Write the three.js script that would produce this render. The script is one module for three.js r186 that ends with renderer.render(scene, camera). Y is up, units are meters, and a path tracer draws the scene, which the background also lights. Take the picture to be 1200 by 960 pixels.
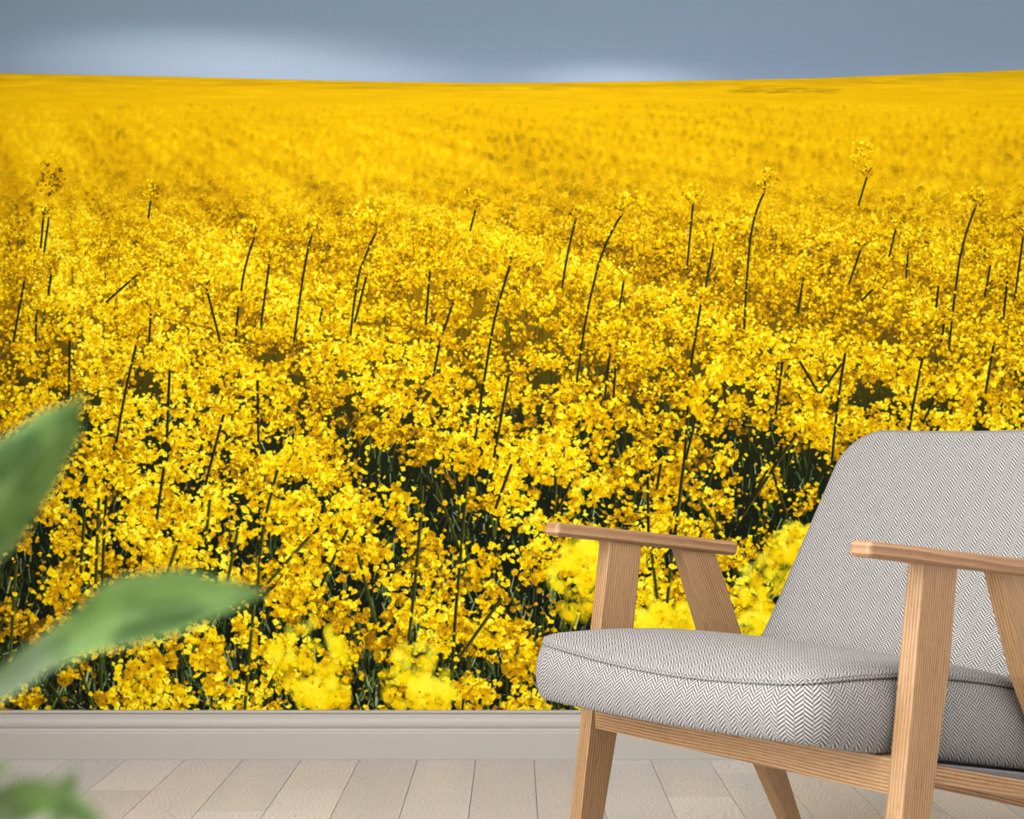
import * as THREE from 'three';
import { RoundedBoxGeometry } from 'three/addons/geometries/RoundedBoxGeometry.js';
import { RectAreaLightUniformsLib } from 'three/addons/lights/RectAreaLightUniformsLib.js';
import * as BGU from 'three/addons/utils/BufferGeometryUtils.js';

// ---------------------------------------------------------------- camera, sky, window light, exposure
const scene = new THREE.Scene();
const EYE = 0.6937, FRONT = 3.461;                       // eye height, distance from the skirting board
const camera = new THREE.PerspectiveCamera(2 * Math.atan(480 / 1801) * 180 / Math.PI, 1200 / 960, 0.05, 60);
camera.position.set(0, EYE, FRONT);
camera.setViewOffset(1200, 960, -3, -50, 1200, 960);     // shifted lens: level camera, horizon a little below the middle
camera.focus = 2.5;
camera.userData.fStop = 10;
scene.add(camera);

scene.background = new THREE.Color(0.80, 0.90, 1.0);

RectAreaLightUniformsLib.init();
const WIN = { z0: 1.90, z1: 4.40, y0: 0.50, y1: 2.30, x: -1.68 };     // window in the left wall
const WIN2 = { x0: -1.3, x1: 1.7, y0: 0.7, y1: 2.3, z: 4.75 };        // window in the wall behind the camera
function windowLight(w, h, intensity, pos, target) {
  const l = new THREE.RectAreaLight(new THREE.Color(0.96, 0.98, 1.0), intensity, w, h);
  l.position.set(...pos); l.lookAt(...target); l.castShadow = true; scene.add(l);
}
windowLight(WIN.z1 - WIN.z0, WIN.y1 - WIN.y0, 19.0, [WIN.x + 0.02, (WIN.y0 + WIN.y1) / 2, (WIN.z0 + WIN.z1) / 2], [0, (WIN.y0 + WIN.y1) / 2, (WIN.z0 + WIN.z1) / 2]);
windowLight(WIN2.x1 - WIN2.x0, WIN2.y1 - WIN2.y0, 1.4, [(WIN2.x0 + WIN2.x1) / 2, (WIN2.y0 + WIN2.y1) / 2, WIN2.z - 0.02], [(WIN2.x0 + WIN2.x1) / 2, (WIN2.y0 + WIN2.y1) / 2, 0]);

// flat panel lamp on the ceiling (its fitting is built with the room)
const PANEL = { x: 0.25, z: 2.35, w: 1.5, d: 0.75 };
{
  const l = new THREE.RectAreaLight(new THREE.Color(1.0, 0.985, 0.96), 30, PANEL.w - 0.06, PANEL.d - 0.06);
  l.position.set(PANEL.x, 2.45 - 0.043, PANEL.z); l.lookAt(PANEL.x, 0, PANEL.z); l.castShadow = true; scene.add(l);
}

const renderer = new THREE.WebGLRenderer({ antialias: true });
renderer.toneMapping = THREE.LinearToneMapping;
renderer.toneMappingExposure = 0.60;
renderer.shadowMap.enabled = true;

// ---------------------------------------------------------------- helpers
function rng(seed) {
  let a = seed >>> 0;
  return () => { a = (a + 0x6D2B79F5) | 0; let t = Math.imul(a ^ (a >>> 15), 1 | a); t = (t + Math.imul(t ^ (t >>> 7), 61 | t)) ^ t; return ((t ^ (t >>> 14)) >>> 0) / 4294967296; };
}
function hash2(ix, iy, s) { let h = Math.imul(ix, 374761393) + Math.imul(iy, 668265263) + Math.imul(s, 2147483647 ^ 0x5bd1e995); h = Math.imul(h ^ (h >>> 13), 1274126177); return ((h ^ (h >>> 16)) >>> 0) / 4294967296; }
function vnoise(x, y, px, py, s) {                       // value noise that repeats every px, py cells
  const x0 = Math.floor(x), y0 = Math.floor(y), fx = x - x0, fy = y - y0;
  const w = (i, n) => ((i % n) + n) % n, u = fx * fx * (3 - 2 * fx), v = fy * fy * (3 - 2 * fy);
  const a = hash2(w(x0, px), w(y0, py), s), b = hash2(w(x0 + 1, px), w(y0, py), s), c = hash2(w(x0, px), w(y0 + 1, py), s), d = hash2(w(x0 + 1, px), w(y0 + 1, py), s);
  return a + (b - a) * u + (c - a) * v + (a - b - c + d) * u * v;
}
const clamp01 = (x) => Math.min(1, Math.max(0, x));
const smooth = (a, b, x) => { const t = clamp01((x - a) / (b - a)); return t * t * (3 - 2 * t); };
const mix3 = (a, b, t) => [a[0] + (b[0] - a[0]) * t, a[1] + (b[1] - a[1]) * t, a[2] + (b[2] - a[2]) * t];

function dataTexture(w, h, fn, srgb = true) {            // fn(x, y) gives [r, g, b] from 0 to 255
  const d = new Uint8Array(w * h * 4);
  for (let y = 0, k = 0; y < h; y++) for (let x = 0; x < w; x++, k += 4) {
    const c = fn(x, y); d[k] = Math.max(0, Math.min(255, c[0])); d[k + 1] = Math.max(0, Math.min(255, c[1])); d[k + 2] = Math.max(0, Math.min(255, c[2])); d[k + 3] = 255;
  }
  const t = new THREE.DataTexture(d, w, h, THREE.RGBAFormat);
  t.wrapS = t.wrapT = THREE.RepeatWrapping; t.magFilter = THREE.LinearFilter; t.minFilter = THREE.LinearMipmapLinearFilter; t.generateMipmaps = true;
  if (srgb) t.colorSpace = THREE.SRGBColorSpace;
  t.needsUpdate = true;
  return t;
}
function mesh(name, geometry, material, parent = scene) {
  const m = new THREE.Mesh(geometry, material); m.name = name; m.castShadow = m.receiveShadow = true; parent.add(m); return m;
}
function struct(name, geometry, material) { const m = mesh(name, geometry, material); m.userData.kind = 'structure'; return m; }
function boxGeo(x0, x1, y0, y1, z0, z1) { const g = new THREE.BoxGeometry(x1 - x0, y1 - y0, z1 - z0); g.translate((x0 + x1) / 2, (y0 + y1) / 2, (z0 + z1) / 2); return g; }
const merge = (list) => BGU.mergeGeometries(list.map((g) => (g.index ? g.toNonIndexed() : g)), false);

// ---------------------------------------------------------------- room shell
const ROOM = { x0: -1.7, x1: 2.4, z0: -0.018, z1: 4.8, top: 2.45 };
const wallPaint = new THREE.MeshStandardMaterial({ color: 0xcfd0d2, roughness: 0.9 });
const boardPaint = new THREE.MeshStandardMaterial({ color: 0x9c958c, roughness: 0.45 });

struct('wall_back', boxGeo(ROOM.x0 - 0.2, ROOM.x1 + 0.2, -0.1, ROOM.top + 0.1, ROOM.z0 - 0.16, ROOM.z0 - 0.001), wallPaint);
struct('wall_right', boxGeo(ROOM.x1, ROOM.x1 + 0.15, -0.1, ROOM.top + 0.1, ROOM.z0 - 0.001, ROOM.z1), wallPaint);
struct('ceiling', boxGeo(ROOM.x0 - 0.2, ROOM.x1 + 0.2, ROOM.top, ROOM.top + 0.15, ROOM.z0 - 0.001, ROOM.z1), wallPaint);
struct('wall_left', merge([
  boxGeo(ROOM.x0 - 0.15, ROOM.x0, -0.1, ROOM.top, ROOM.z0 - 0.001, WIN.z0), boxGeo(ROOM.x0 - 0.15, ROOM.x0, -0.1, ROOM.top, WIN.z1, ROOM.z1),
  boxGeo(ROOM.x0 - 0.15, ROOM.x0, -0.1, WIN.y0, WIN.z0, WIN.z1), boxGeo(ROOM.x0 - 0.15, ROOM.x0, WIN.y1, ROOM.top, WIN.z0, WIN.z1)]), wallPaint);
struct('wall_front', merge([
  boxGeo(ROOM.x0 - 0.15, WIN2.x0, -0.1, ROOM.top, ROOM.z1, ROOM.z1 + 0.15), boxGeo(WIN2.x1, ROOM.x1 + 0.15, -0.1, ROOM.top, ROOM.z1, ROOM.z1 + 0.15),
  boxGeo(WIN2.x0, WIN2.x1, -0.1, WIN2.y0, ROOM.z1, ROOM.z1 + 0.15), boxGeo(WIN2.x0, WIN2.x1, WIN2.y1, ROOM.top, ROOM.z1, ROOM.z1 + 0.15)]), wallPaint);

const panelGlow = new THREE.MeshStandardMaterial({ color: 0xffffff, emissive: 0xfffaf2, emissiveIntensity: 1.2, roughness: 0.6 });
const frameWhite = new THREE.MeshStandardMaterial({ color: 0xf0f0ee, roughness: 0.4 });
const paneGlass = new THREE.MeshPhysicalMaterial({ color: 0xffffff, transmission: 1, thickness: 0, roughness: 0.02 });
{ // ceiling panel lamp
  const g = new THREE.Group(); g.name = 'ceiling_lamp'; g.position.set(PANEL.x, ROOM.top, PANEL.z); scene.add(g);
  g.userData = { label: 'flat white rectangular panel lamp on the ceiling', category: 'lamp' };
  const w = PANEL.w / 2, d = PANEL.d / 2, b = 0.03;
  mesh('lamp_frame', merge([boxGeo(-w, w, -0.04, 0, -d, -d + b), boxGeo(-w, w, -0.04, 0, d - b, d), boxGeo(-w, -w + b, -0.04, 0, -d + b, d - b), boxGeo(w - b, w, -0.04, 0, -d + b, d - b)]), frameWhite, g);
  mesh('diffuser', boxGeo(-w + b, w - b, -0.036, -0.002, -d + b, d - b), panelGlow, g);
}
{ // window in the left wall
  const g = new THREE.Group(); g.name = 'window_1'; g.userData.kind = 'structure'; scene.add(g);
  const x0 = ROOM.x0 - 0.10, x1 = ROOM.x0 - 0.05, zm = (WIN.z0 + WIN.z1) / 2, b = 0.05;
  mesh('window_frame', merge([boxGeo(x0, x1, WIN.y0, WIN.y0 + b, WIN.z0, WIN.z1), boxGeo(x0, x1, WIN.y1 - b, WIN.y1, WIN.z0, WIN.z1),
    boxGeo(x0, x1, WIN.y0 + b, WIN.y1 - b, WIN.z0, WIN.z0 + b), boxGeo(x0, x1, WIN.y0 + b, WIN.y1 - b, WIN.z1 - b, WIN.z1), boxGeo(x0, x1, WIN.y0 + b, WIN.y1 - b, zm - b / 2, zm + b / 2)]), frameWhite, g);
  mesh('pane', boxGeo(x0 + 0.02, x0 + 0.026, WIN.y0 + b, WIN.y1 - b, WIN.z0 + b, zm - b / 2), paneGlass, g);
  mesh('pane', boxGeo(x0 + 0.02, x0 + 0.026, WIN.y0 + b, WIN.y1 - b, zm + b / 2, WIN.z1 - b), paneGlass, g);
}
{ // window behind the camera
  const g = new THREE.Group(); g.name = 'window_2'; g.userData.kind = 'structure'; scene.add(g);
  const z0 = ROOM.z1 + 0.05, z1 = ROOM.z1 + 0.10, xm = (WIN2.x0 + WIN2.x1) / 2, b = 0.05;
  mesh('window_frame', merge([boxGeo(WIN2.x0, WIN2.x1, WIN2.y0, WIN2.y0 + b, z0, z1), boxGeo(WIN2.x0, WIN2.x1, WIN2.y1 - b, WIN2.y1, z0, z1),
    boxGeo(WIN2.x0, WIN2.x0 + b, WIN2.y0 + b, WIN2.y1 - b, z0, z1), boxGeo(WIN2.x1 - b, WIN2.x1, WIN2.y0 + b, WIN2.y1 - b, z0, z1), boxGeo(xm - b / 2, xm + b / 2, WIN2.y0 + b, WIN2.y1 - b, z0, z1)]), frameWhite, g);
  mesh('pane', boxGeo(WIN2.x0 + b, xm - b / 2, WIN2.y0 + b, WIN2.y1 - b, z0 + 0.02, z0 + 0.026), paneGlass, g);
  mesh('pane', boxGeo(xm + b / 2, WIN2.x1 - b, WIN2.y0 + b, WIN2.y1 - b, z0 + 0.02, z0 + 0.026), paneGlass, g);
}

// skirting boards: a moulded profile, [distance out of the flat face, height]
function boardShape(depth) {
  const s = new THREE.Shape();
  const p = [[-depth, 0], [0, 0], [0, 0.0600], [-0.0008, 0.0622], [-0.0048, 0.0640], [-0.0052, 0.0662], [-0.0062, 0.0690], [-0.0050, 0.0715], [-0.0036, 0.0745], [-0.0030, 0.0785],
    [-0.0032, 0.0825], [-0.0040, 0.0865], [-0.0056, 0.0905], [-0.0080, 0.0938], [-0.0108, 0.0962], [-0.0122, 0.0985], [-0.0122, 0.1012], [-0.0090, 0.1035], [-0.0080, 0.1052], [-0.0084, 0.1082], [-0.0100, 0.1095], [-depth, 0.1100]];
  p.forEach(([x, y], i) => (i ? s.lineTo(x, y) : s.moveTo(x, y)));
  return s;
}
function board(name, length, turn, x, z) {
  const g = new THREE.ExtrudeGeometry(boardShape(0.0179), { depth: length, bevelEnabled: false, steps: 1 });
  g.translate(0, 0, -length / 2); g.rotateY(turn); g.translate(x, 0.0005, z);
  return struct(name, g, boardPaint);
}
board('baseboard_back', ROOM.x1 - ROOM.x0 - 0.002, -Math.PI / 2, (ROOM.x0 + ROOM.x1) / 2, 0);
board('baseboard_left', ROOM.z1 - 0.004, 0, ROOM.x0 + 0.0185, ROOM.z1 / 2);
board('baseboard_right', ROOM.z1 - 0.004, Math.PI, ROOM.x1 - 0.0185, ROOM.z1 / 2);

// ---------------------------------------------------------------- floor: whitewashed oak planks
const PLANK = 0.13126, SEAM0 = 0.0438;
function plankTexture(seed, base) {
  const W = 256, H = 1024;                                // .131 m by 1.05 m
  const r = rng(seed), cx = 0.3 + 0.4 * r(), wob = 3 + Math.floor(r() * 3);
  const knots = [[0.2 + 0.6 * r(), 0.15 + 0.6 * r(), 4 + 4 * r()]];
  return dataTexture(W, H, (x, y) => {
    const u = x / W, v = y / H;
    const warp = (vnoise(u * 2.5, v * 5, 99, 5, seed) - 0.5) * 0.30 + (vnoise(u * 6, v * 16, 99, 16, seed + 1) - 0.5) * 0.07;
    let d = Math.abs(u - cx + warp * 0.6) * 9 + Math.cos((v * wob + 0.2) * 2 * Math.PI) * 1.4 + warp * 5;
    let kn = 0;
    for (const [kx, ky, kr] of knots) { const q = Math.hypot((u - kx) * W, (v - ky) * H * 0.55) / kr; d += 1.8 * Math.exp(-q * q / 10); kn = Math.max(kn, smooth(0.75, 0.25, q)); }
    const ring = d * 1.25, line = Math.pow(Math.abs(Math.sin(ring * Math.PI)), 0.4);
    const fine = vnoise(u * 90, v * 26, 90, 26, seed + 2), pore = vnoise(u * 120, v * 60, 120, 60, seed + 3), broad = vnoise(u * 3, v * 3, 3, 3, seed + 4);
    let k = 0.87 + 0.12 * line + 0.05 * (fine - 0.5) + 0.045 * (broad - 0.5) - (pore > 0.80 ? 0.06 : 0);
    const c = mix3(base, [base[0] * 1.0, base[1] * 0.985, base[2] * 0.955], broad);
    return mix3([c[0] * k, c[1] * k, c[2] * k], [120, 100, 84], kn * 0.75);
  });
}
const plankMats = [[0, [186, 179, 175]], [1, [192, 186, 184]], [2, [182, 174, 170]], [3, [188, 179, 175]], [4, [184, 179, 179]], [5, [193, 186, 183]]].map(([i, b]) =>
  new THREE.MeshStandardMaterial({ map: plankTexture(40 + i * 17, b), roughness: 0.5 }));
{
  const floor = new THREE.Group(); floor.name = 'floor'; floor.userData.kind = 'structure'; scene.add(floor);
  mesh('underlay', boxGeo(ROOM.x0 - 0.15, ROOM.x1 + 0.15, -0.14, -0.0155, ROOM.z0 - 0.001, ROOM.z1 + 0.15), new THREE.MeshStandardMaterial({ color: 0x5a4c40, roughness: 1 }), floor);
  const r = rng(77), joints = { '2': 0.3685, '-4': 0.302, '-5': 0.4935, '-7': 0.305, '5': 0.5075, '3': 0.140, '1': 0.045, '0': 0.98, '-1': 1.22, '-2': 0.86, '-3': 1.1, '-6': 0.8, '4': 0.92, '6': 0.30, '7': 0.7, '8': 0.36, '-8': 0.74 };
  const n0 = Math.floor((ROOM.x0 - SEAM0) / PLANK), n1 = Math.ceil((ROOM.x1 - SEAM0) / PLANK);
  let last = -1;
  for (let n = n0; n < n1; n++) {
    const xa = Math.max(SEAM0 + n * PLANK, ROOM.x0), xb = Math.min(SEAM0 + (n + 1) * PLANK, ROOM.x1);
    let a = ROOM.z0, b = joints[n] ?? 0.25 + 0.95 * r();
    while (a < ROOM.z1 - 0.001) {
      b = Math.min(b, ROOM.z1);
      const w = xb - xa - 0.0011, l = b - a - 0.0009, e = 0.0007, h = 0.015;
      // plank with bevelled top edges
      const s = new THREE.Shape(); s.moveTo(-w / 2, -h); s.lineTo(w / 2, -h); s.lineTo(w / 2, -e); s.lineTo(w / 2 - e, 0); s.lineTo(-w / 2 + e, 0); s.lineTo(-w / 2, -e); s.closePath();
      const g = new THREE.ExtrudeGeometry(s, { depth: l, bevelEnabled: false, steps: 1 });
      g.translate((xa + xb) / 2, 0, a + 0.0006);
      const p = g.attributes.position, uv = g.attributes.uv, oz = r(), flip = r() < 0.5 ? 1 : -1;
      for (let i = 0; i < p.count; i++) uv.setXY(i, flip * (p.getX(i) - xa) / PLANK, (p.getZ(i)) / 1.05 + oz);
      let k; do k = Math.floor(r() * plankMats.length); while (k === last); last = k;
      mesh('plank', g, plankMats[k], floor);
      a = b; b = a + 0.9 + 0.5 * r();
    }
  }
}

// ---------------------------------------------------------------- the wall mural: a print of a rapeseed field
const MURAL = { x0: -1.69, x1: 1.80, y0: 0.1105, y1: 2.44, z: -0.0165 };
function paintMural() {
  // print coordinates: 517.7 units to the metre, x = 603 in the middle of the wall
  const S = 517.7, X0 = 603 + MURAL.x0 * S, X1 = 603 + MURAL.x1 * S, Y0 = 530 - (MURAL.y1 - EYE) * S, Y1 = 530 + (EYE - MURAL.y0) * S;
  const CW = 3000, K = CW / (X1 - X0), CH = Math.round((Y1 - Y0) * K);
  const canvas = document.createElement('canvas'); canvas.width = CW; canvas.height = CH;
  const c = canvas.getContext('2d');
  c.scale(K, K); c.translate(-X0, -Y0);
  const r = rng(20240), R = (a, b) => a + (b - a) * r();
  const css = (q, a = 1) => `rgba(${q[0] | 0},${q[1] | 0},${q[2] | 0},${a})`;
  const lowNoise = (x, y, s, seed) => vnoise(x / s + 50, y / s + 50, 4096, 4096, seed);

  // sky
  let g = c.createLinearGradient(0, 0, 0, 100);
  g.addColorStop(0, css([119, 136, 151])); g.addColorStop(0.6, css([122, 139, 156])); g.addColorStop(1, css([128, 144, 163]));
  c.fillStyle = g; c.fillRect(X0, Y0, X1 - X0, 110 - Y0);
  const patch = (x, y, rx, ry, col, a) => { c.save(); c.translate(x, y); c.scale(rx, ry); const q = c.createRadialGradient(0, 0, 0, 0, 0, 1); for (let i = 0; i <= 8; i++) { const t = i / 8; q.addColorStop(t, css(col, a * (1 - t * t) * (1 - t * t))); } c.fillStyle = q; c.fillRect(-1, -1, 2, 2); c.restore(); };
  patch(250, 76, 300, 58, [176, 191, 208], 0.85); patch(400, 92, 260, 34, [172, 187, 206], 0.6); patch(720, 96, 170, 34, [170, 185, 205], 0.85); patch(150, 60, 200, 45, [160, 177, 197], 0.4);
  patch(520, 12, 420, 60, [110, 128, 146], 0.35); patch(1000, 50, 380, 70, [116, 132, 152], 0.4); patch(-220, 60, 240, 60, [168, 184, 206], 0.6); patch(1420, 60, 200, 50, [168, 184, 206], 0.5);

  // field, from the far edge down to the foot of the print
  const hz = [[-340, 80], [0, 86], [200, 90], [400, 95], [560, 97.5], [640, 97], [800, 95], [950, 92], [1100, 86], [1200, 82], [1550, 72]];
  const horizon = (x) => { for (let i = 1; i < hz.length; i++) if (x <= hz[i][0]) { const t = (x - hz[i - 1][0]) / (hz[i][0] - hz[i - 1][0]); return hz[i - 1][1] + (hz[i][1] - hz[i - 1][1]) * t; } return 72; };
  g = c.createLinearGradient(0, 80, 0, 840);
  for (const [y, q] of [[80, [196, 154, 10]], [96, [214, 166, 4]], [125, [226, 176, 2]], [165, [224, 174, 2]], [215, [214, 162, 4]], [280, [170, 124, 6]], [350, [140, 104, 6]], [420, [84, 68, 10]], [500, [32, 36, 12]], [600, [17, 24, 12]], [840, [12, 18, 10]]]) g.addColorStop((y - 80) / 760, css(q));
  c.fillStyle = g; c.beginPath(); c.moveTo(X0, Y1); for (let x = X0; x <= X1 + 4; x += 8) c.lineTo(x, horizon(x)); c.lineTo(X1, Y1); c.closePath(); c.fill();
  // far blur
  const blob = (x, y, rx, ry, a, style) => { c.fillStyle = style; c.beginPath(); c.ellipse(x, y, rx, ry, a, 0, 6.2832); c.fill(); };
  for (let i = 0; i < 2600; i++) { const x = R(X0, X1), y = horizon(x) + 3 + R(0, 90) * r(); blob(x, y, R(8, 40), R(0.8, 2.6), 0, css([[250, 200, 4], [214, 160, 2], [232, 180, 6]][i % 3], 0.10)); }
  for (let i = 0; i < 420; i++) { const x = R(X0, X1); blob(x, horizon(x) + R(1, 9), R(6, 50), R(0.5, 1.2), 0, css([176, 140, 20], 0.20)); }
  for (let i = 0; i < 60; i++) blob(R(860, 980), R(103, 109), R(4, 16), R(0.5, 1.2), 0, css([140, 110, 20], 0.22));
  for (let y = 122; y < 330; y += 1.2) {
    const t = clamp01((y - 122) / 120), n = 150 - 78 * t;
    for (let i = 0; i < n; i++) {
      const x = R(X0, X1), m = lowNoise(x, y * 0.8, 7 + 9 * t, 5) * 0.62 + lowNoise(x, y, 60, 6) * 0.38 + 0.07 * Math.exp(-Math.pow((x - 880) / 160, 2)) + 0.05 * Math.exp(-Math.pow((x - 560) / 70, 2)), k = r() * 0.8 + 0.12 + (m - 0.5) * 1.5;
      const q = k < 0.14 ? [255, 214, 20] : k < 0.42 ? [244, 194, 4] : k < 0.68 ? [228, 174, 2] : k < 0.90 ? [198, 146, 4] : k < 1.10 ? [164, 120, 6] : [124, 96, 10];
      blob(x, y + R(-1, 1), R(1.6, 2.8) + 2.2 * t, R(2.0, 3.4) + 3.6 * t, R(-0.35, 0.35), css(q, 0.12 + 0.30 * t));
    }
  }
  // greens and stalks in the gaps low down
  for (let i = 0; i < 15000; i++) {
    const y = 390 + 450 * Math.sqrt(r()), x = R(X0, X1), t = (y - 400) / 440, l = R(6, 22) * (0.6 + t), a = R(-0.5, 0.5) + (r() < 0.25 ? R(-0.9, 0.9) : 0), k = r();
    c.strokeStyle = css(k < 0.45 ? [14, 20, 10] : k < 0.68 ? [44, 62, 26] : k < 0.84 ? [82, 104, 44] : k < 0.93 ? [124, 142, 84] : [176, 186, 130], R(0.5, 0.95)); c.lineWidth = R(0.8, 2.2) * (0.6 + 0.6 * t);
    c.beginPath(); c.moveTo(x, y); c.lineTo(x + Math.sin(a) * l, y - Math.cos(a) * l); c.stroke();
  }

  // gaps between the flower heads [x, y, radius]
  const gaps = [[57, 377, 12], [165, 455, 14], [235, 480, 13], [105, 505, 9], [222, 512, 9], [225, 575, 11], [150, 613, 9], [255, 625, 17], [50, 612, 16], [430, 565, 22], [414, 545, 12], [445, 545, 12], [500, 540, 14], [507, 583, 16], [325, 505, 11], [350, 503, 11], [365, 560, 9],
    [537, 607, 11], [442, 622, 12], [512, 435, 9], [446, 440, 8], [605, 490, 13], [635, 508, 11], [630, 465, 9], [697, 455, 11], [735, 588, 15], [770, 508, 8], [860, 535, 12], [887, 562, 14], [858, 608, 20], [640, 583, 16], [660, 600, 14], [920, 512, 11], [1015, 468, 15], [972, 515, 13], [915, 440, 12], [908, 480, 9],
    [38, 655, 24], [12, 770, 26], [78, 815, 36], [212, 682, 20], [208, 780, 24], [195, 705, 18], [20, 690, 14], [345, 715, 19], [385, 690, 20], [320, 792, 18], [430, 806, 20], [420, 742, 14], [460, 652, 15], [445, 630, 12], [560, 692, 13], [545, 780, 12], [575, 822, 14], [612, 705, 14], [290, 700, 16], [300, 800, 20], [250, 800, 14],
    [120, 800, 24], [865, 672, 18], [800, 690, 12], [760, 690, 10], [1100, 470, 12], [600, 640, 12], [600, 790, 16], [400, 820, 18], [520, 815, 12], [130, 690, 12], [725, 645, 10], [70, 720, 14], [150, 700, 10], [640, 820, 18], [950, 175, 0], [470, 590, 12], [300, 640, 10], [270, 560, 8], [335, 470, 8]];
  const gapAt = (x, y) => { let m = 0; for (const [gx, gy, gr] of gaps) { const d = Math.hypot(x - gx, (y - gy) * 0.9) * 1.45; if (d < gr * 1.7) m = Math.max(m, 1 - smooth(0.6, 1.7, d / gr)); } return m; };

  // one flower: a lobed outline, ochre inside, a light petal
  const TONES = [[255, 240, 56], [253, 226, 18], [246, 206, 4], [234, 184, 2], [210, 156, 2], [178, 126, 4], [138, 98, 6], [88, 66, 8]];
  const tone = (l) => { const t = clamp01(1 - l) * (TONES.length - 1), i = Math.min(TONES.length - 2, Math.floor(t)); return mix3(TONES[i], TONES[i + 1], t - i); };
  function flower(x, y, s, lum, alpha = 1) {
    const a0 = R(0, 6.28), sq = R(0.4, 1), tilt = R(-1.2, 1.2), n = 6 + Math.floor(r() * 4), ct = Math.cos(tilt), st = Math.sin(tilt);
    c.fillStyle = css(tone(lum), alpha); c.beginPath();
    for (let i = 0; i < n; i++) {
      const a = a0 + (i + R(-0.3, 0.3)) / n * 6.2832, q = s * R(0.55, 1.3), px = Math.cos(a) * q, py = Math.sin(a) * q * sq;
      i ? c.lineTo(x + px * ct - py * st, y + px * st + py * ct) : c.moveTo(x + px * ct - py * st, y + px * st + py * ct);
    }
    c.closePath(); c.fill();
    if (s > 2) {
      const a = R(0, 6.28), d = s * 0.55;
      blob(x + Math.cos(a) * d, y + Math.sin(a) * d * sq, s * R(0.25, 0.5), s * R(0.18, 0.34), R(0, 3), css(tone(lum + R(0.1, 0.28)), alpha * 0.9));
      blob(x - Math.cos(a) * d * 0.7, y - Math.sin(a) * d * 0.7, s * R(0.2, 0.45), s * R(0.14, 0.3), R(0, 3), css(tone(lum - R(0.16, 0.36)), alpha * 0.85));
      if (r() < 0.4) blob(x + R(-s, s), y + R(-s, s) * 0.8, s * R(0.14, 0.26), s * R(0.12, 0.2), R(0, 3), css(r() < 0.6 ? [58, 44, 6] : [104, 74, 6], alpha * 0.85));
    }
  }
  function curveThrough(p) { c.beginPath(); c.moveTo(p[0][0], p[0][1]); for (let i = 1; i < p.length - 1; i++) { const last = i === p.length - 2; c.quadraticCurveTo(p[i][0], p[i][1], last ? p[i + 1][0] : (p[i][0] + p[i + 1][0]) / 2, last ? p[i + 1][1] : (p[i][1] + p[i + 1][1]) / 2); } if (p.length === 2) c.lineTo(p[1][0], p[1][1]); }
  function stalk(points, w, dark = 1, alpha = 1) {
    const run = (dx, style, lw) => { c.strokeStyle = style; c.lineWidth = lw; c.lineCap = 'round'; c.lineJoin = 'round'; curveThrough(points.map(([x, y]) => [x + dx, y])); c.stroke(); };
    run(0, css(mix3([66, 74, 18], [30, 26, 8], dark), alpha), w);
    run(w * 0.40, css([150, 150, 62], alpha * 0.45), w * 0.30);
  }
  const headR = (y) => 4.5 + Math.max(0, y - 170) * 0.044, flowerS = (y) => 1.4 + Math.max(0, y - 170) * 0.0058;
  function head(x, y, rx, ry, s, bias = 0, alpha = 1) {
    // the shaded inside of the head, then its flowers, those in the light last
    const m = 5 + Math.round(rx * ry / (s * s) * 0.16);
    for (let i = 0; i < m; i++) { const a = R(0, 6.2832), d = Math.sqrt(r()) * 0.78; flower(x + Math.cos(a) * d * rx, y + (Math.sin(a) * d + 0.12) * ry, s * R(1.1, 1.7), clamp01(0.34 + bias + R(-0.10, 0.12)), alpha * 0.9); }
    const n = Math.max(6, Math.round(0.85 * rx * ry / (s * s))), list = [];
    for (let i = 0; i < n; i++) { const a = R(0, 6.2832), d = Math.sqrt(r()) * R(0.85, 1.12); list.push([Math.cos(a) * d, Math.sin(a) * d, clamp01(0.66 - 0.24 * Math.sin(a) * d - 0.06 * Math.cos(a) * d + bias + R(-0.24, 0.22))]); }
    list.sort((p, q) => p[2] - q[2]);
    for (const [fx, fy, l] of list) if (y + fy * ry < Y1 + 10) flower(x + fx * rx, y + fy * ry, s * R(0.6, 1.15), l, alpha);
  }
  for (let y = 190; y < 872;) {
    const hr = headR(y), s = flowerS(y), t = clamp01((y - 176) / 640), stepX = hr * 1.25;
    for (let x = X0 - 20; x < X1 + 20; x += stepX * R(0.75, 1.25)) {
      const hx = x + R(-0.5, 0.5) * hr, hy = y + R(-0.6, 0.6) * hr, m = lowNoise(hx, hy, hr * 2.4, 11), m2 = lowNoise(hx, hy, hr * 7, 15), gap = gapAt(hx, hy);
      if (r() < 0.06 + 0.30 * t * t + (m < 0.35 ? 0.70 * smooth(0.2, 0.75, t) : 0) || gap > 0.3 + 0.4 * r()) continue;
      if (r() < 0.42 && y > 262) { const l = hr * R(1.5, 4.2), lean = R(-0.3, 0.12); stalk([[hx, hy], [hx + lean * l * 0.35, hy + l * 0.5], [hx + lean * l, hy + l]], 0.9 + 1.9 * t, R(0.3, 1), 0.5 + 0.45 * t); }
      const soft = 0.05 + 0.95 * smooth(195, 310, y);
      head(hx, hy, hr * R(0.6, 1.15), hr * R(0.5, 1.0), s, (m - 0.5) * 0.42 + (m2 - 0.5) * 0.36 + (r() < 0.2 ? R(-0.34, -0.14) : R(-0.10, 0.06)) + 0.08 * (1 - smooth(176, 340, y)), soft);
    }
    y += hr * 0.58;
  }
  // single flowers scattered in the gaps
  for (let i = 0; i < 3600; i++) { const y = 400 + 435 * r(), x = R(X0, X1), deep = gapAt(x, y); if (deep > 0.55 && r() < 0.6) continue; flower(x, y, flowerS(y) * R(0.5, 0.95), deep > 0.3 ? R(0.1, 0.6) : R(0.25, 0.95)); }
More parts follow.
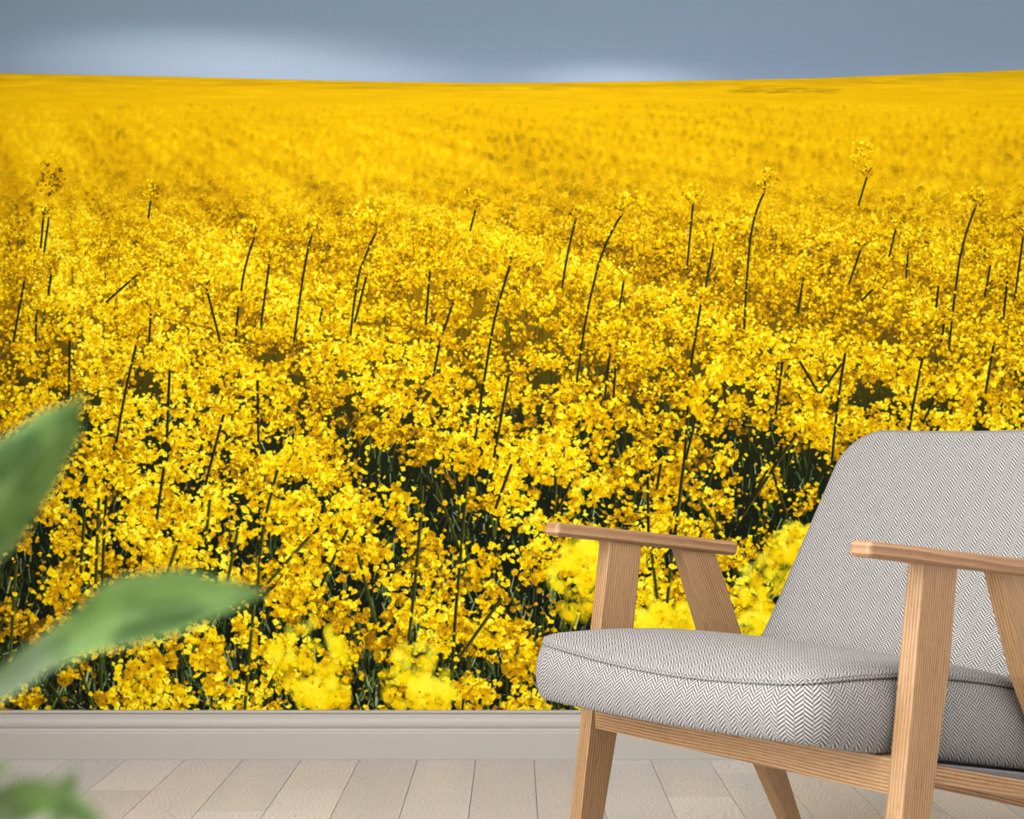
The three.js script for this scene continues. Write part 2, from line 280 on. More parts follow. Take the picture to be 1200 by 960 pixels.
  // dark cracks and tiny light flecks
  for (let i = 0; i < 15000; i++) { const y = 235 + 600 * Math.sqrt(r()), x = R(X0, X1), t = clamp01((y - 235) / 600); c.strokeStyle = css(r() < 0.5 ? [40, 34, 8] : [92, 74, 10], R(0.3, 0.8)); c.lineWidth = 0.5 + 1.1 * t * r(); const a = R(-1.3, 1.3), l = R(1.5, 4 + 7 * t * r()); c.beginPath(); c.moveTo(x, y); c.lineTo(x + Math.sin(a) * l, y - Math.cos(a) * l); c.stroke(); }
  for (let i = 0; i < 3600; i++) { const y = 250 + 585 * r(), x = R(X0, X1); blob(x, y, R(0.5, 1.5), R(0.5, 1.3), 0, css([255, 244, 130], R(0.3, 0.8))); }

  // tall heads and stalks that stand out
  const heads = [[60, 205, 16, 26, 2.6, -0.22], [178, 222, 10, 14, 2.2, -0.16], [300, 268, 24, 18, 3, -0.04], [430, 262, 26, 26, 3.2, 0], [370, 264, 16, 14, 2.8, -0.1], [595, 296, 26, 20, 3, -0.02], [555, 232, 14, 12, 2.2, -0.1], [740, 240, 22, 16, 2.6, 0], [688, 250, 16, 14, 2.4, -0.02], [902, 206, 14, 12, 2.2, -0.06], [940, 306, 18, 13, 2.8, 0], [1010, 180, 18, 16, 2.2, 0],
    [1140, 236, 24, 18, 2.8, 0], [810, 225, 16, 13, 2.3, 0], [838, 275, 16, 14, 2.5, 0], [150, 355, 36, 24, 4, 0.04], [40, 300, 26, 18, 3.2, 0], [30, 480, 40, 34, 4.6, -0.02], [120, 425, 30, 20, 4.2, -0.05], [385, 420, 40, 24, 4.4, 0.02], [490, 445, 46, 34, 4.4, -0.02], [480, 510, 42, 22, 4.6, -0.2], [300, 600, 50, 34, 5.2, 0.05], [340, 540, 40, 26, 5, 0.05], [455, 585, 30, 26, 4.8, 0],
    [545, 530, 34, 26, 5, 0], [650, 540, 42, 32, 5, 0], [700, 480, 34, 26, 4.6, 0], [835, 465, 38, 30, 6, 0.05], [790, 545, 34, 26, 5, -0.06], [940, 470, 34, 22, 4.8, -0.04], [960, 500, 26, 20, 5, 0.04], [860, 430, 30, 20, 4.4, 0], [1050, 430, 34, 24, 4.6, 0.02], [1150, 455, 40, 30, 5, 0], [1020, 415, 26, 18, 4, 0], [180, 590, 38, 32, 5.2, 0.02], [100, 560, 34, 24, 5, -0.05], [200, 650, 30, 20, 5.4, 0.06], [90, 680, 34, 26, 5.6, -0.02], [60, 740, 28, 20, 5.6, -0.1],
    [130, 520, 34, 22, 4.8, -0.08], [365, 650, 32, 24, 5.4, 0.02], [420, 650, 42, 34, 5.4, -0.02], [340, 700, 34, 24, 5.6, 0], [560, 655, 34, 24, 5.2, -0.02], [520, 725, 28, 20, 5.4, -0.02], [590, 735, 30, 26, 5.4, 0], [610, 560, 30, 40, 5, 0], [625, 660, 30, 30, 5.2, 0], [450, 745, 34, 18, 5.4, -0.16], [165, 785, 34, 26, 7, 0.02], [240, 760, 24, 26, 6.6, 0], [125, 815, 14, 12, 6, -0.06], [260, 800, 22, 20, 6.6, 0.02], [285, 735, 20, 16, 6, 0], [560, 815, 18, 16, 6, 0], [610, 770, 24, 24, 6, 0]];
  for (const [x, y, rx, ry, s, b] of heads) head(x, y, rx, ry, s * 0.9, b * 1.4 + 0.02);
  const stems = [[[58, 252], [52, 295]], [[51, 255], [48, 290]], [[30, 324], [24, 355], [16, 400]], [[64, 310], [57, 340]], [[43, 367], [42, 400]], [[177, 235], [174, 255]], [[164, 320], [140, 340], [125, 354]], [[242, 337], [258, 400]], [[299, 277], [286, 310], [283, 340]], [[280, 357], [276, 400]], [[177, 365], [175, 400]], [[316, 307], [306, 380]], [[366, 275], [357, 300], [345, 400]], [[441, 272], [430, 295], [417, 330], [411, 392]],
    [[430, 322], [416, 377]], [[378, 362], [375, 376]], [[504, 317], [499, 380]], [[531, 355], [517, 397]], [[599, 307], [584, 355], [574, 400], [557, 515]], [[557, 247], [551, 270]], [[675, 256], [662, 307], [659, 337]], [[729, 251], [710, 280], [692, 345], [682, 400], [676, 447]], [[731, 330], [726, 360]], [[812, 240], [805, 315]], [[837, 285], [827, 335]], [[822, 352], [814, 400], [808, 440]], [[896, 225], [885, 245], [876, 300], [872, 385]], [[1016, 207], [1006, 240]], [[1050, 267], [1042, 300]],
    [[1009, 292], [995, 332]], [[942, 322], [935, 367]], [[1025, 337], [1010, 352]], [[1144, 240], [1130, 275], [1120, 330], [1112, 408]], [[1161, 307], [1154, 347]], [[1199, 277], [1189, 350]], [[1064, 295], [1062, 325]], [[1100, 332], [1097, 360]], [[1107, 375], [1103, 400]], [[302, 447], [303, 517]], [[596, 442], [579, 535]], [[516, 400], [508, 440]], [[599, 545], [581, 595]], [[325, 552], [312, 600], [306, 635], [302, 692]], [[547, 560], [541, 640], [534, 715], [531, 770], [526, 832]], [[495, 570], [492, 640], [479, 750]],
    [[510, 565], [537, 640]], [[806, 477], [805, 520], [792, 625]], [[815, 492], [804, 537]], [[759, 560], [760, 622]], [[800, 552], [791, 625]], [[775, 540], [770, 572]], [[651, 560], [649, 605]], [[670, 562], [651, 605]], [[820, 585], [850, 632]], [[899, 552], [865, 612]], [[715, 410], [709, 465]], [[721, 432], [719, 465]], [[161, 400], [145, 462], [137, 517]], [[82, 400], [81, 467]], [[262, 487], [241, 567]], [[199, 435], [196, 512]], [[192, 550], [184, 607]], [[125, 582], [121, 635], [120, 695]], [[116, 585], [112, 692]],
    [[99, 602], [95, 670]], [[246, 587], [241, 637]], [[19, 662], [11, 790]], [[279, 620], [267, 680]], [[207, 640], [197, 670]], [[297, 715], [287, 830]], [[362, 630], [315, 682]], [[407, 622], [377, 685]], [[420, 652], [440, 730]], [[587, 702], [530, 782]], [[489, 647], [462, 670]], [[360, 792], [355, 828]], [[335, 765], [315, 805]], [[991, 410], [980, 475], [975, 540]], [[986, 427], [962, 460]], [[932, 415], [957, 457]], [[917, 425], [909, 485]], [[935, 507], [905, 550], [865, 612]], [[905, 552], [921, 602]], [[1097, 462], [1082, 495]],
    [[1082, 415], [1067, 487], [1065, 508]], [[92, 780], [110, 828]], [[118, 772], [119, 812]], [[57, 800], [80, 832]], [[764, 650], [770, 700]], [[788, 645], [782, 705]], [[665, 690], [660, 735]], [[925, 660], [895, 705]], [[1165, 400], [1155, 460]], [[1180, 330], [1176, 372]], [[60, 320], [57, 345]]];
  for (const p of stems) {
    const y = (p[0][1] + p[p.length - 1][1]) / 2, t = clamp01((y - 230) / 450);
    stalk(p, 2.2 + 1.6 * t, y < 600 ? 0.95 : R(0.2, 0.8));
    for (let i = 1; i < p.length; i++) { const n = Math.ceil((p[i][1] - p[i - 1][1]) / 20); for (let j = 0; j < n; j++) if (r() < 0.5) { const q = r(); flower(p[i - 1][0] + (p[i][0] - p[i - 1][0]) * q + R(-3, 3), p[i - 1][1] + (p[i][1] - p[i - 1][1]) * q, flowerS(y) * R(0.6, 0.9), R(0.45, 0.95)); } }
    if (p[0][1] < 420) { for (let j = 0; j < 7; j++) { const a = R(-1.5, 1.5); c.strokeStyle = css([52, 44, 8], 0.8); c.lineWidth = R(0.7, 1.3); c.beginPath(); c.moveTo(p[0][0], p[0][1] - 3); c.lineTo(p[0][0] + Math.sin(a) * 9, p[0][1] - 4 - Math.cos(a) * 9); c.stroke(); } head(p[0][0] + 1, p[0][1] - 6, 9 + 6 * t, 8 + 5 * t, flowerS(y), R(-0.10, 0.08)); }
  }
  // soft heads close to the lens
  const softHeads = [[362, 770, 44, 44], [378, 812, 34, 18], [484, 795, 38, 42], [505, 815, 26, 20], [676, 680, 36, 46], [690, 660, 24, 26], [790, 725, 34, 18], [905, 690, 40, 40], [930, 640, 26, 24], [880, 740, 34, 20], [745, 730, 20, 12]];
  for (const [x, y, rx, ry] of softHeads) {
    for (let i = 0; i < 46; i++) { const a = R(0, 6.28), d = Math.sqrt(r()), px = x + Math.cos(a) * d * rx, py = y + Math.sin(a) * d * ry, l = clamp01(0.7 - 0.28 * Math.sin(a) * d + R(-0.2, 0.25)); const q = TONES[Math.round((1 - l) * 4)]; for (let k = 3; k >= 1; k--) blob(px, py, R(6, 9) * k / 2.4, R(5, 7) * k / 2.4, R(0, 3), css(q, 0.30)); }
    for (let i = 0; i < 14; i++) flower(x + R(-rx, rx) * 0.8, y + R(-ry, ry) * 0.8, R(5, 8), R(0.45, 1), 0.6);
  }
  return { canvas, CW, CH };
}
{
  const { canvas, CW, CH } = paintMural();
  const N = 3, w = CW / N, mats = [];
  const pos = [], uv = [], idx = [], nor = [];
  const geo = new THREE.BufferGeometry();
  for (let i = 0; i < N; i++) {
    const s = document.createElement('canvas'); s.width = w; s.height = CH;
    s.getContext('2d').drawImage(canvas, -i * w, 0);
    const t = new THREE.CanvasTexture(s); t.colorSpace = THREE.SRGBColorSpace; t.wrapS = t.wrapT = THREE.ClampToEdgeWrapping; t.anisotropy = 8;
    mats.push(new THREE.MeshPhysicalMaterial({ map: t, color: new THREE.Color(0.74, 0.74, 0.74), roughness: 1, specularIntensity: 0.15 }));
    const xa = MURAL.x0 + (MURAL.x1 - MURAL.x0) * i / N, xb = MURAL.x0 + (MURAL.x1 - MURAL.x0) * (i + 1) / N, k = pos.length / 3;
    for (const [x, y, u, v] of [[xa, MURAL.y0, 0, 0], [xb, MURAL.y0, 1, 0], [xb, MURAL.y1, 1, 1], [xa, MURAL.y1, 0, 1]]) { pos.push(x, y, MURAL.z); nor.push(0, 0, 1); uv.push(u, v); }
    idx.push(k, k + 1, k + 2, k, k + 2, k + 3); geo.addGroup(i * 6, 6, i);
  }
  // edges and back of the paper
  const bk = boxGeo(MURAL.x0, MURAL.x1, MURAL.y0, MURAL.y1, MURAL.z - 0.0012, MURAL.z - 0.0001), k0 = pos.length / 3, s0 = idx.length;
  pos.push(...bk.attributes.position.array); nor.push(...bk.attributes.normal.array); uv.push(...bk.attributes.uv.array); idx.push(...Array.from(bk.index.array, (q) => q + k0));
  geo.addGroup(s0, idx.length - s0, N); mats.push(wallPaint);
  geo.setAttribute('position', new THREE.Float32BufferAttribute(pos, 3)); geo.setAttribute('normal', new THREE.Float32BufferAttribute(nor, 3)); geo.setAttribute('uv', new THREE.Float32BufferAttribute(uv, 2)); geo.setIndex(idx);
  const m = mesh('wall_mural', geo, mats);
  m.userData = { label: 'wall mural printed with a yellow rapeseed field under a grey-blue sky', category: 'mural' };
}

// ---------------------------------------------------------------- armchair materials
function woodTexture(seed, light, dark, lines) {
  const W = 512, H = 1024;                                // .12 m across, .6 m along the grain
  return dataTexture(W, H, (x, y) => {
    const u = x / W, v = y / H;
    const warp = (vnoise(u * 4, v * 3, 4, 3, seed) - 0.5) * 0.9 + (vnoise(u * 8, v * 9, 8, 9, seed + 1) - 0.5) * 0.16;
    const ph = u * lines + warp, f = ph - Math.floor(ph);
    const band = smooth(0.0, 0.72, f) * (1 - smooth(0.86, 1.0, f));
    const fine = vnoise(u * 160, v * 20, 160, 20, seed + 2), pore = vnoise(u * 200, v * 46, 200, 46, seed + 3), broad = vnoise(u * 3, v * 4, 3, 4, seed + 4);
    const t = clamp01(0.08 + 0.62 * band * (0.5 + 0.7 * broad) + 0.26 * (fine - 0.5) + (pore > 0.74 ? 0.20 : 0));
    const k = 0.97 + 0.06 * (broad - 0.5);
    const q = mix3(light, dark, t); return [q[0] * k, q[1] * k, q[2] * k];
  });
}
const oak = new THREE.MeshStandardMaterial({ map: woodTexture(301, [184, 146, 100], [104, 68, 38], 26), roughness: 0.5 });
const oakArm = new THREE.MeshStandardMaterial({ map: woodTexture(417, [172, 132, 92], [122, 83, 52], 12), roughness: 0.45 });
const weave = dataTexture(640, 640, (x, y) => {          // herringbone, 80 mm square: four zigzags across, fifteen rows
  const mx = x / 640 * 80, my = y / 640 * 80, P = 20, Q = 80 / 15;
  const f = ((mx / P) % 1 + 1) % 1, tri = Math.abs(f - 0.5) * 2, ph = (my + tri * 8.6) / Q + (f < 0.5 ? 0.5 : 0), w = ph - Math.floor(ph);
  const light = smooth(0.05, 0.25, w) * (1 - smooth(0.60, 0.82, w));
  const n = vnoise(mx * 4, my * 4, 320, 320, 9), n2 = vnoise(mx / 4, my / 4, 20, 20, 12);
  const edge = smooth(0.06, 0.0, Math.min(tri, 1 - tri)) * 0.25;
  const k = clamp01(light * (0.78 + 0.4 * n) - edge) , q = mix3([58, 55, 53], [168, 163, 158], k);
  return q.map((c) => c * (0.95 + 0.08 * n2 + 0.06 * (n - 0.5)));
});
const tweed = new THREE.MeshStandardMaterial({ map: weave, roughness: 0.95, bumpMap: weave, bumpScale: 0.0006 });
const tweedPlain = new THREE.MeshStandardMaterial({ color: 0x706d6a, roughness: 0.95 });

// ---------------------------------------------------------------- armchair (own axes: x front to back, y up, z across from the far arm to the near arm)
const chair = new THREE.Group(); chair.name = 'armchair'; chair.position.set(0.0923, 0, FRONT - 2.3378); chair.rotation.y = 0.6408; scene.add(chair);
chair.userData = { label: 'armchair with light oak frame and grey herringbone upholstery', category: 'armchair' };
const CW_ = 0.60, TH = 0.0263;                            // across the frames, thickness of a frame

function grainUV(g, dir, off = [0, 0], keep = false) {                  // grain runs along dir in the x-y plane (or along z)
  if (g.index) g = g.toNonIndexed();
  if (!keep) g.computeVertexNormals();
  const p = g.attributes.position, n = g.attributes.normal, out = new Float32Array(p.count * 2), perp = [-dir[1], dir[0]];
  for (let i = 0; i < p.count; i++) {
    const x = p.getX(i), y = p.getY(i), z = p.getZ(i);
    let along, across;
    if (dir[2]) { along = z; across = Math.abs(n.getX(i)) > 0.7 ? y : x + 0.03; }
    else { along = x * dir[0] + y * dir[1]; across = (keep ? Math.abs(n.getY(i)) < 0.7 : Math.abs(n.getZ(i)) > 0.7) ? x * perp[0] + y * perp[1] : z + 0.05; }
    out[i * 2] = across / 0.12 + off[0]; out[i * 2 + 1] = along / 0.6 + off[1];
  }
  g.setAttribute('uv', new THREE.BufferAttribute(out, 2));
  return g;
}
function slab(points, z0, z1, bevel = 0.0016) {           // a board cut to an outline in the x-y plane
  const s = new THREE.Shape(); points.forEach(([x, y], i) => (i ? s.lineTo(x, y) : s.moveTo(x, y))); s.closePath();
  const g = new THREE.ExtrudeGeometry(s, { depth: z1 - z0 - 2 * bevel, bevelEnabled: true, bevelThickness: bevel, bevelSize: bevel, bevelOffset: -bevel, bevelSegments: 2, steps: 1 });
  g.translate(0, 0, z0 + bevel); return g;
}
for (const [k, z1] of [[0, 0], [1, CW_]]) {
  const z0 = z1 - TH;
  const front = slab([[-0.008, 0.0], [0.028, 0.0], [0.0835, 0.2536], [0.1055, 0.36], [0.1185, 0.42], [0.1365, 0.562], [0.0712, 0.5665]], z0, z1);
  mesh('front_leg', grainUV(front, [0.139, 0.990], [0.13 + k * 0.4, k * 0.37]), oak, chair);
  const rear = slab([[0.5015, 0], [0.527, 0], [0.4604, 0.154], [0.3586, 0.386], [0.2865, 0.5508], [0.2145, 0.5553], [0.2777, 0.395], [0.405, 0.169]], z0, z1);
  mesh('rear_leg', grainUV(rear, [-0.45, 0.893], [0.31 + k * 0.3, 0.2 + k * 0.4]), oak, chair);
  // arm: a flat board, rounded at its ends, falling a little to the back
  const arm = new RoundedBoxGeometry(0.384, 0.0215, 0.034, 4, 0.0072);
  { const p = arm.attributes.position; for (let i = 0; i < p.count; i++) { const t = p.getX(i) / 0.384 + 0.5; p.setY(i, p.getY(i) * (0.93 + 0.16 * t)); } }
  const a = grainUV(arm, [1, 0], [0.1 + 0.3 * k, 0.2 * k], true);
  const am = mesh('armrest', a, oakArm, chair);
  am.position.set(0.1510, 0.5561, z1 + 0.0065 - 0.017); am.rotation.z = -Math.atan2(0.0475, 0.408);
  mesh('side_rail', grainUV(slab([[0.078, 0.2835], [0.40, 0.2065], [0.40, 0.2325], [0.078, 0.3065]].map(([x, y]) => [x, y]), z0 + 0.003, z1 - 0.004), [0.972, -0.233], [0.6, k * 0.5]), oak, chair);
}
mesh('front_rail', grainUV(boxGeo(0.0385, 0.0600, 0.2700, 0.3150, 0.0005, CW_ - TH - 0.0005), [0, 0, 1], [0.2, 0.1]), oak, chair);
mesh('rear_rail', grainUV(boxGeo(0.352, 0.372, 0.2050, 0.2330, 0.0005, CW_ - TH - 0.0005), [0, 0, 1], [0.5, 0.3]), oak, chair);

{ // webbing base that carries the cushion
  const g = slab([[0.062, 0.290], [0.345, 0.2385], [0.400, 0.2300], [0.400, 0.2450], [0.345, 0.2555], [0.062, 0.3085]], 0.0008, CW_ - TH - 0.0008, 0.001);
  mesh('seat_base', g, tweedPlain, chair);
}
// upholstered shapes are rings round a rounded rectangle
function ringPoint(k, n, a0, a1, b0, b1, rad, inset) {   // a point on a rounded rectangle drawn in by inset; also the length along the outline
  const A0 = a0 + inset, A1 = a1 - inset, B0 = b0 + inset, B1 = b1 - inset, rr = Math.max(rad - inset, 0.002);
  const la = A1 - A0 - 2 * rr, lb = B1 - B0 - 2 * rr, arc = Math.PI * rr / 2;
  // fixed parameter split so that rings match one another
  const seg = [0.30, 0.05, 0.15, 0.05, 0.25, 0.05, 0.10, 0.05]; let t = k / n, i = 0; while (i < 7 && t >= seg[i] - 1e-12) { t -= seg[i]; i++; } t /= seg[i];
  const corner = (ca, cb, ang) => [ca + rr * Math.cos(ang), cb + rr * Math.sin(ang)], h = Math.PI / 2;
  switch (i) { // starts on the front edge (a = A0), running from B0 to B1
    case 0: return [A0, B0 + rr + lb * t];
    case 1: return corner(A0 + rr, B1 - rr, Math.PI - h * t);
    case 2: return [A0 + rr + la * t, B1];
    case 3: return corner(A1 - rr, B1 - rr, h - h * t);
    case 4: return [A1, B1 - rr - lb * t];
    case 5: return corner(A1 - rr, B0 + rr, -h * t);
    case 6: return [A1 - rr - la * t, B0];
    default: return corner(A0 + rr, B0 + rr, -h - h * t);
  }
}
function ringSurface(rings, N, flip) {                    // rings: arrays of N+1 { p: [x, y, z], uv: [u, v] }
  const pos = [], uv = [], idx = [];
  for (const ring of rings) for (const q of ring) { pos.push(...q.p); uv.push(...q.uv); }
  for (let i = 0; i < rings.length - 1; i++) for (let k = 0; k < N; k++) {
    const a = i * (N + 1) + k, b = a + 1, d = a + N + 1, e = d + 1;
    flip ? idx.push(a, d, b, b, d, e) : idx.push(a, b, d, b, e, d);
  }
  const g = new THREE.BufferGeometry();
  g.setAttribute('position', new THREE.Float32BufferAttribute(pos, 3)); g.setAttribute('uv', new THREE.Float32BufferAttribute(uv, 2)); g.setIndex(idx);
  g.computeVertexNormals();
  const n = g.attributes.normal;                          // close the seam of each ring
  for (let i = 0; i < rings.length; i++) { const a = i * (N + 1), b = a + N, v = new THREE.Vector3(n.getX(a) + n.getX(b), n.getY(a) + n.getY(b), n.getZ(a) + n.getZ(b)).normalize(); n.setXYZ(a, v.x, v.y, v.z); n.setXYZ(b, v.x, v.y, v.z); }
  return g;
}
const WV = 0.08;                                          // metres in one repeat of the weave
// seat cushion
{
  const a0 = -0.0965, a1 = 0.400, b0 = 0.0095, b1 = 0.558, rad = 0.046, N = 200;
  const bottom = (u, v = 0.3) => 0.3235 - 0.19 * u - 0.012 * (1 - v / 0.55) - 0.006 * Math.sin(Math.PI * clamp01(v / 0.57)) * (1 - smooth(-0.09, 0.05, u));
  const sag = (u, v) => 0.017 * Math.sin(Math.PI * clamp01((v - b0) / (b1 - b0))) * (1 - smooth(-0.09, 0.10, u));
  const seam = (u, v) => 0.4165 - 0.04 * u - 0.27 * u * u - sag(u, v);
  const outline = []; let len = 0, prev = null;
  for (let k = 0; k <= N; k++) { const [a, b] = ringPoint(k % N, N, a0, a1, b0, b1, rad, 0); if (prev) len += Math.hypot(a - prev[0], b - prev[1]); prev = [a, b]; outline.push({ a, b, s: len }); }
  const side = [];
  for (const [t, inset] of [[0, 0.030], [0.0, 0.014], [0.02, 0.006], [0.07, 0.0005], [0.16, -0.0035], [0.32, -0.007], [0.5, -0.008], [0.68, -0.0065], [0.84, -0.002], [0.93, 0.002], [0.965, 0.0055], [0.972, 0.010]]) {
    const ring = [];
    for (let k = 0; k <= N; k++) { const o = outline[k], [a, b] = ringPoint(k % N, N, a0, a1, b0, b1, rad, inset), y0 = bottom(o.a, o.b), y1 = seam(o.a, o.b), y = y0 + (y1 - y0) * t + 0.0012 * Math.sin(o.b * 37 + o.a * 19) * Math.sin(Math.PI * t); ring.push({ p: [a, y, b], uv: [o.s / WV, y / WV] }); }
    side.push(ring);
  }
  const top = [];
  for (const [inset, up] of [[0.010, -0.003], [0.0055, -0.0015], [0.0030, 0.0012], [0.0042, 0.0038], [0.009, 0.0060], [0.014, 0.0077], [0.020, 0.0095], [0.040, 0.0135], [0.075, 0.017], [0.12, 0.019], [0.18, 0.020], [0.235, 0.0205]]) {
    const ring = [];
    for (let k = 0; k <= N; k++) { const [a, b] = ringPoint(k % N, N, a0, a1, b0, b1, rad, inset); const o = outline[k], w = smooth(0, 0.09, inset), y = seam(a, b) * 1 + up + 0.55 * w * sag(a, b); ring.push({ p: [a, y, b], uv: [b / WV, a / WV], rim: [o.s / WV, (0.42 + up + 0.6 * Math.max(0, inset - 0.003)) / WV] }); }
    top.push(ring);
  }
  { const ring = []; for (let k = 0; k <= N; k++) ring.push({ p: [(a0 + a1) / 2, seam((a0 + a1) / 2, 0.29) + 0.021, top[top.length - 1][k].p[2]], uv: [top[top.length - 1][k].p[2] / WV, (a0 + a1) / 2 / WV] }); top.push(ring); }
  const under = []; { const q = side[0]; under.push(q, q.map((o) => ({ p: [(a0 + a1) / 2, bottom((a0 + a1) / 2) , o.p[2]], uv: o.uv }))); }
  const cushion = mesh('seat_cushion', BGU.mergeGeometries([ringSurface(side, N, false), ringSurface(top.slice(0, 6).map((ring) => ring.map((q) => ({ p: q.p, uv: q.rim }))), N, false), ringSurface(top.slice(5), N, false)]), tweed, chair);
  mesh('cushion_underside', ringSurface(under, N, true), tweedPlain, cushion);
  const path = []; for (let k = 0; k < N; k++) { const [a, b] = ringPoint(k, N, a0, a1, b0, b1, rad, 0.0035); path.push(new THREE.Vector3(a, seam(a, b) - 0.0012, b)); }
  const tube = new THREE.TubeGeometry(new THREE.CatmullRomCurve3(path, true), 400, 0.0022, 6, true);
  { const uv = tube.attributes.uv; for (let i = 0; i < uv.count; i++) uv.setXY(i, uv.getX(i) * 2.0 / WV, uv.getY(i) * 0.014 / WV); }
  mesh('piping', tube, tweed, cushion);
}
// backrest: a padded shell leaning back
{
  const L = 0.555, w0 = 0.020, w1 = 0.552, rad = 0.075, N = 200, T = 0.030;
  const org = [0.3085, 0.262], dir = [0.5145, 0.8575], nrm = [-0.8575, 0.5145];
  // a: down from the top edge, b: across
  const place = (h, b, d) => { // h along the lean from the foot, d out of the front face
    const bend = 0.020 * Math.pow(clamp01(1 - h / 0.22), 2) , hollow = -0.010 * Math.sin(Math.PI * clamp01((b - w0) / (w1 - w0))) * smooth(0.05, 0.3, h);
    const q = d + bend + hollow; return [org[0] + dir[0] * h + nrm[0] * q, org[1] + dir[1] * h + nrm[1] * q, 0.286 + (b - 0.286) * (1 + 0.055 * (1 - h / L))];
  };
  const rings = [];
  for (const [inset, d] of [[0.25, 0.0], [0.16, 0.0], [0.09, 0.0], [0.045, -0.0004], [0.022, -0.0014], [0.010, -0.0036], [0.0040, -0.0066], [0.0030, -0.0100], [0.0008, -0.0118], [0.0012, -0.016], [0.0030, -0.022], [0.008, -0.0275], [0.02, -T], [0.09, -T - 0.002], [0.25, -T - 0.003]]) {
    const ring = [];
    for (let k = 0; k <= N; k++) { const [a, b] = ringPoint(k % N, N, 0, L, w0, w1, rad, inset); ring.push({ p: place(L - a, b, d), uv: [b / WV, (L - a + (d < -0.005 ? -d : 0)) / WV] }); }
    rings.push(ring);
  }
  const mid = (d, like) => like.map((o, k) => { const [, b] = ringPoint(k % N, N, 0, L, w0, w1, rad, 0.26); return { p: place(L / 2, b, d), uv: [b / WV, L / 2 / WV] }; });
  rings.unshift(mid(0.0, rings[0])); rings.push(mid(-T - 0.003, rings[rings.length - 1]));
  const back = mesh('backrest', ringSurface(rings, N, false), tweed, chair);
  const path = []; for (let k = 0; k < N; k++) { const [a, b] = ringPoint(k, N, 0, L, w0, w1, rad, 0.0012); path.push(new THREE.Vector3(...place(L - a, b, -0.0100))); }
  mesh('piping', new THREE.TubeGeometry(new THREE.CatmullRomCurve3(path, true), 400, 0.0016, 6, true), tweedPlain, back);
}

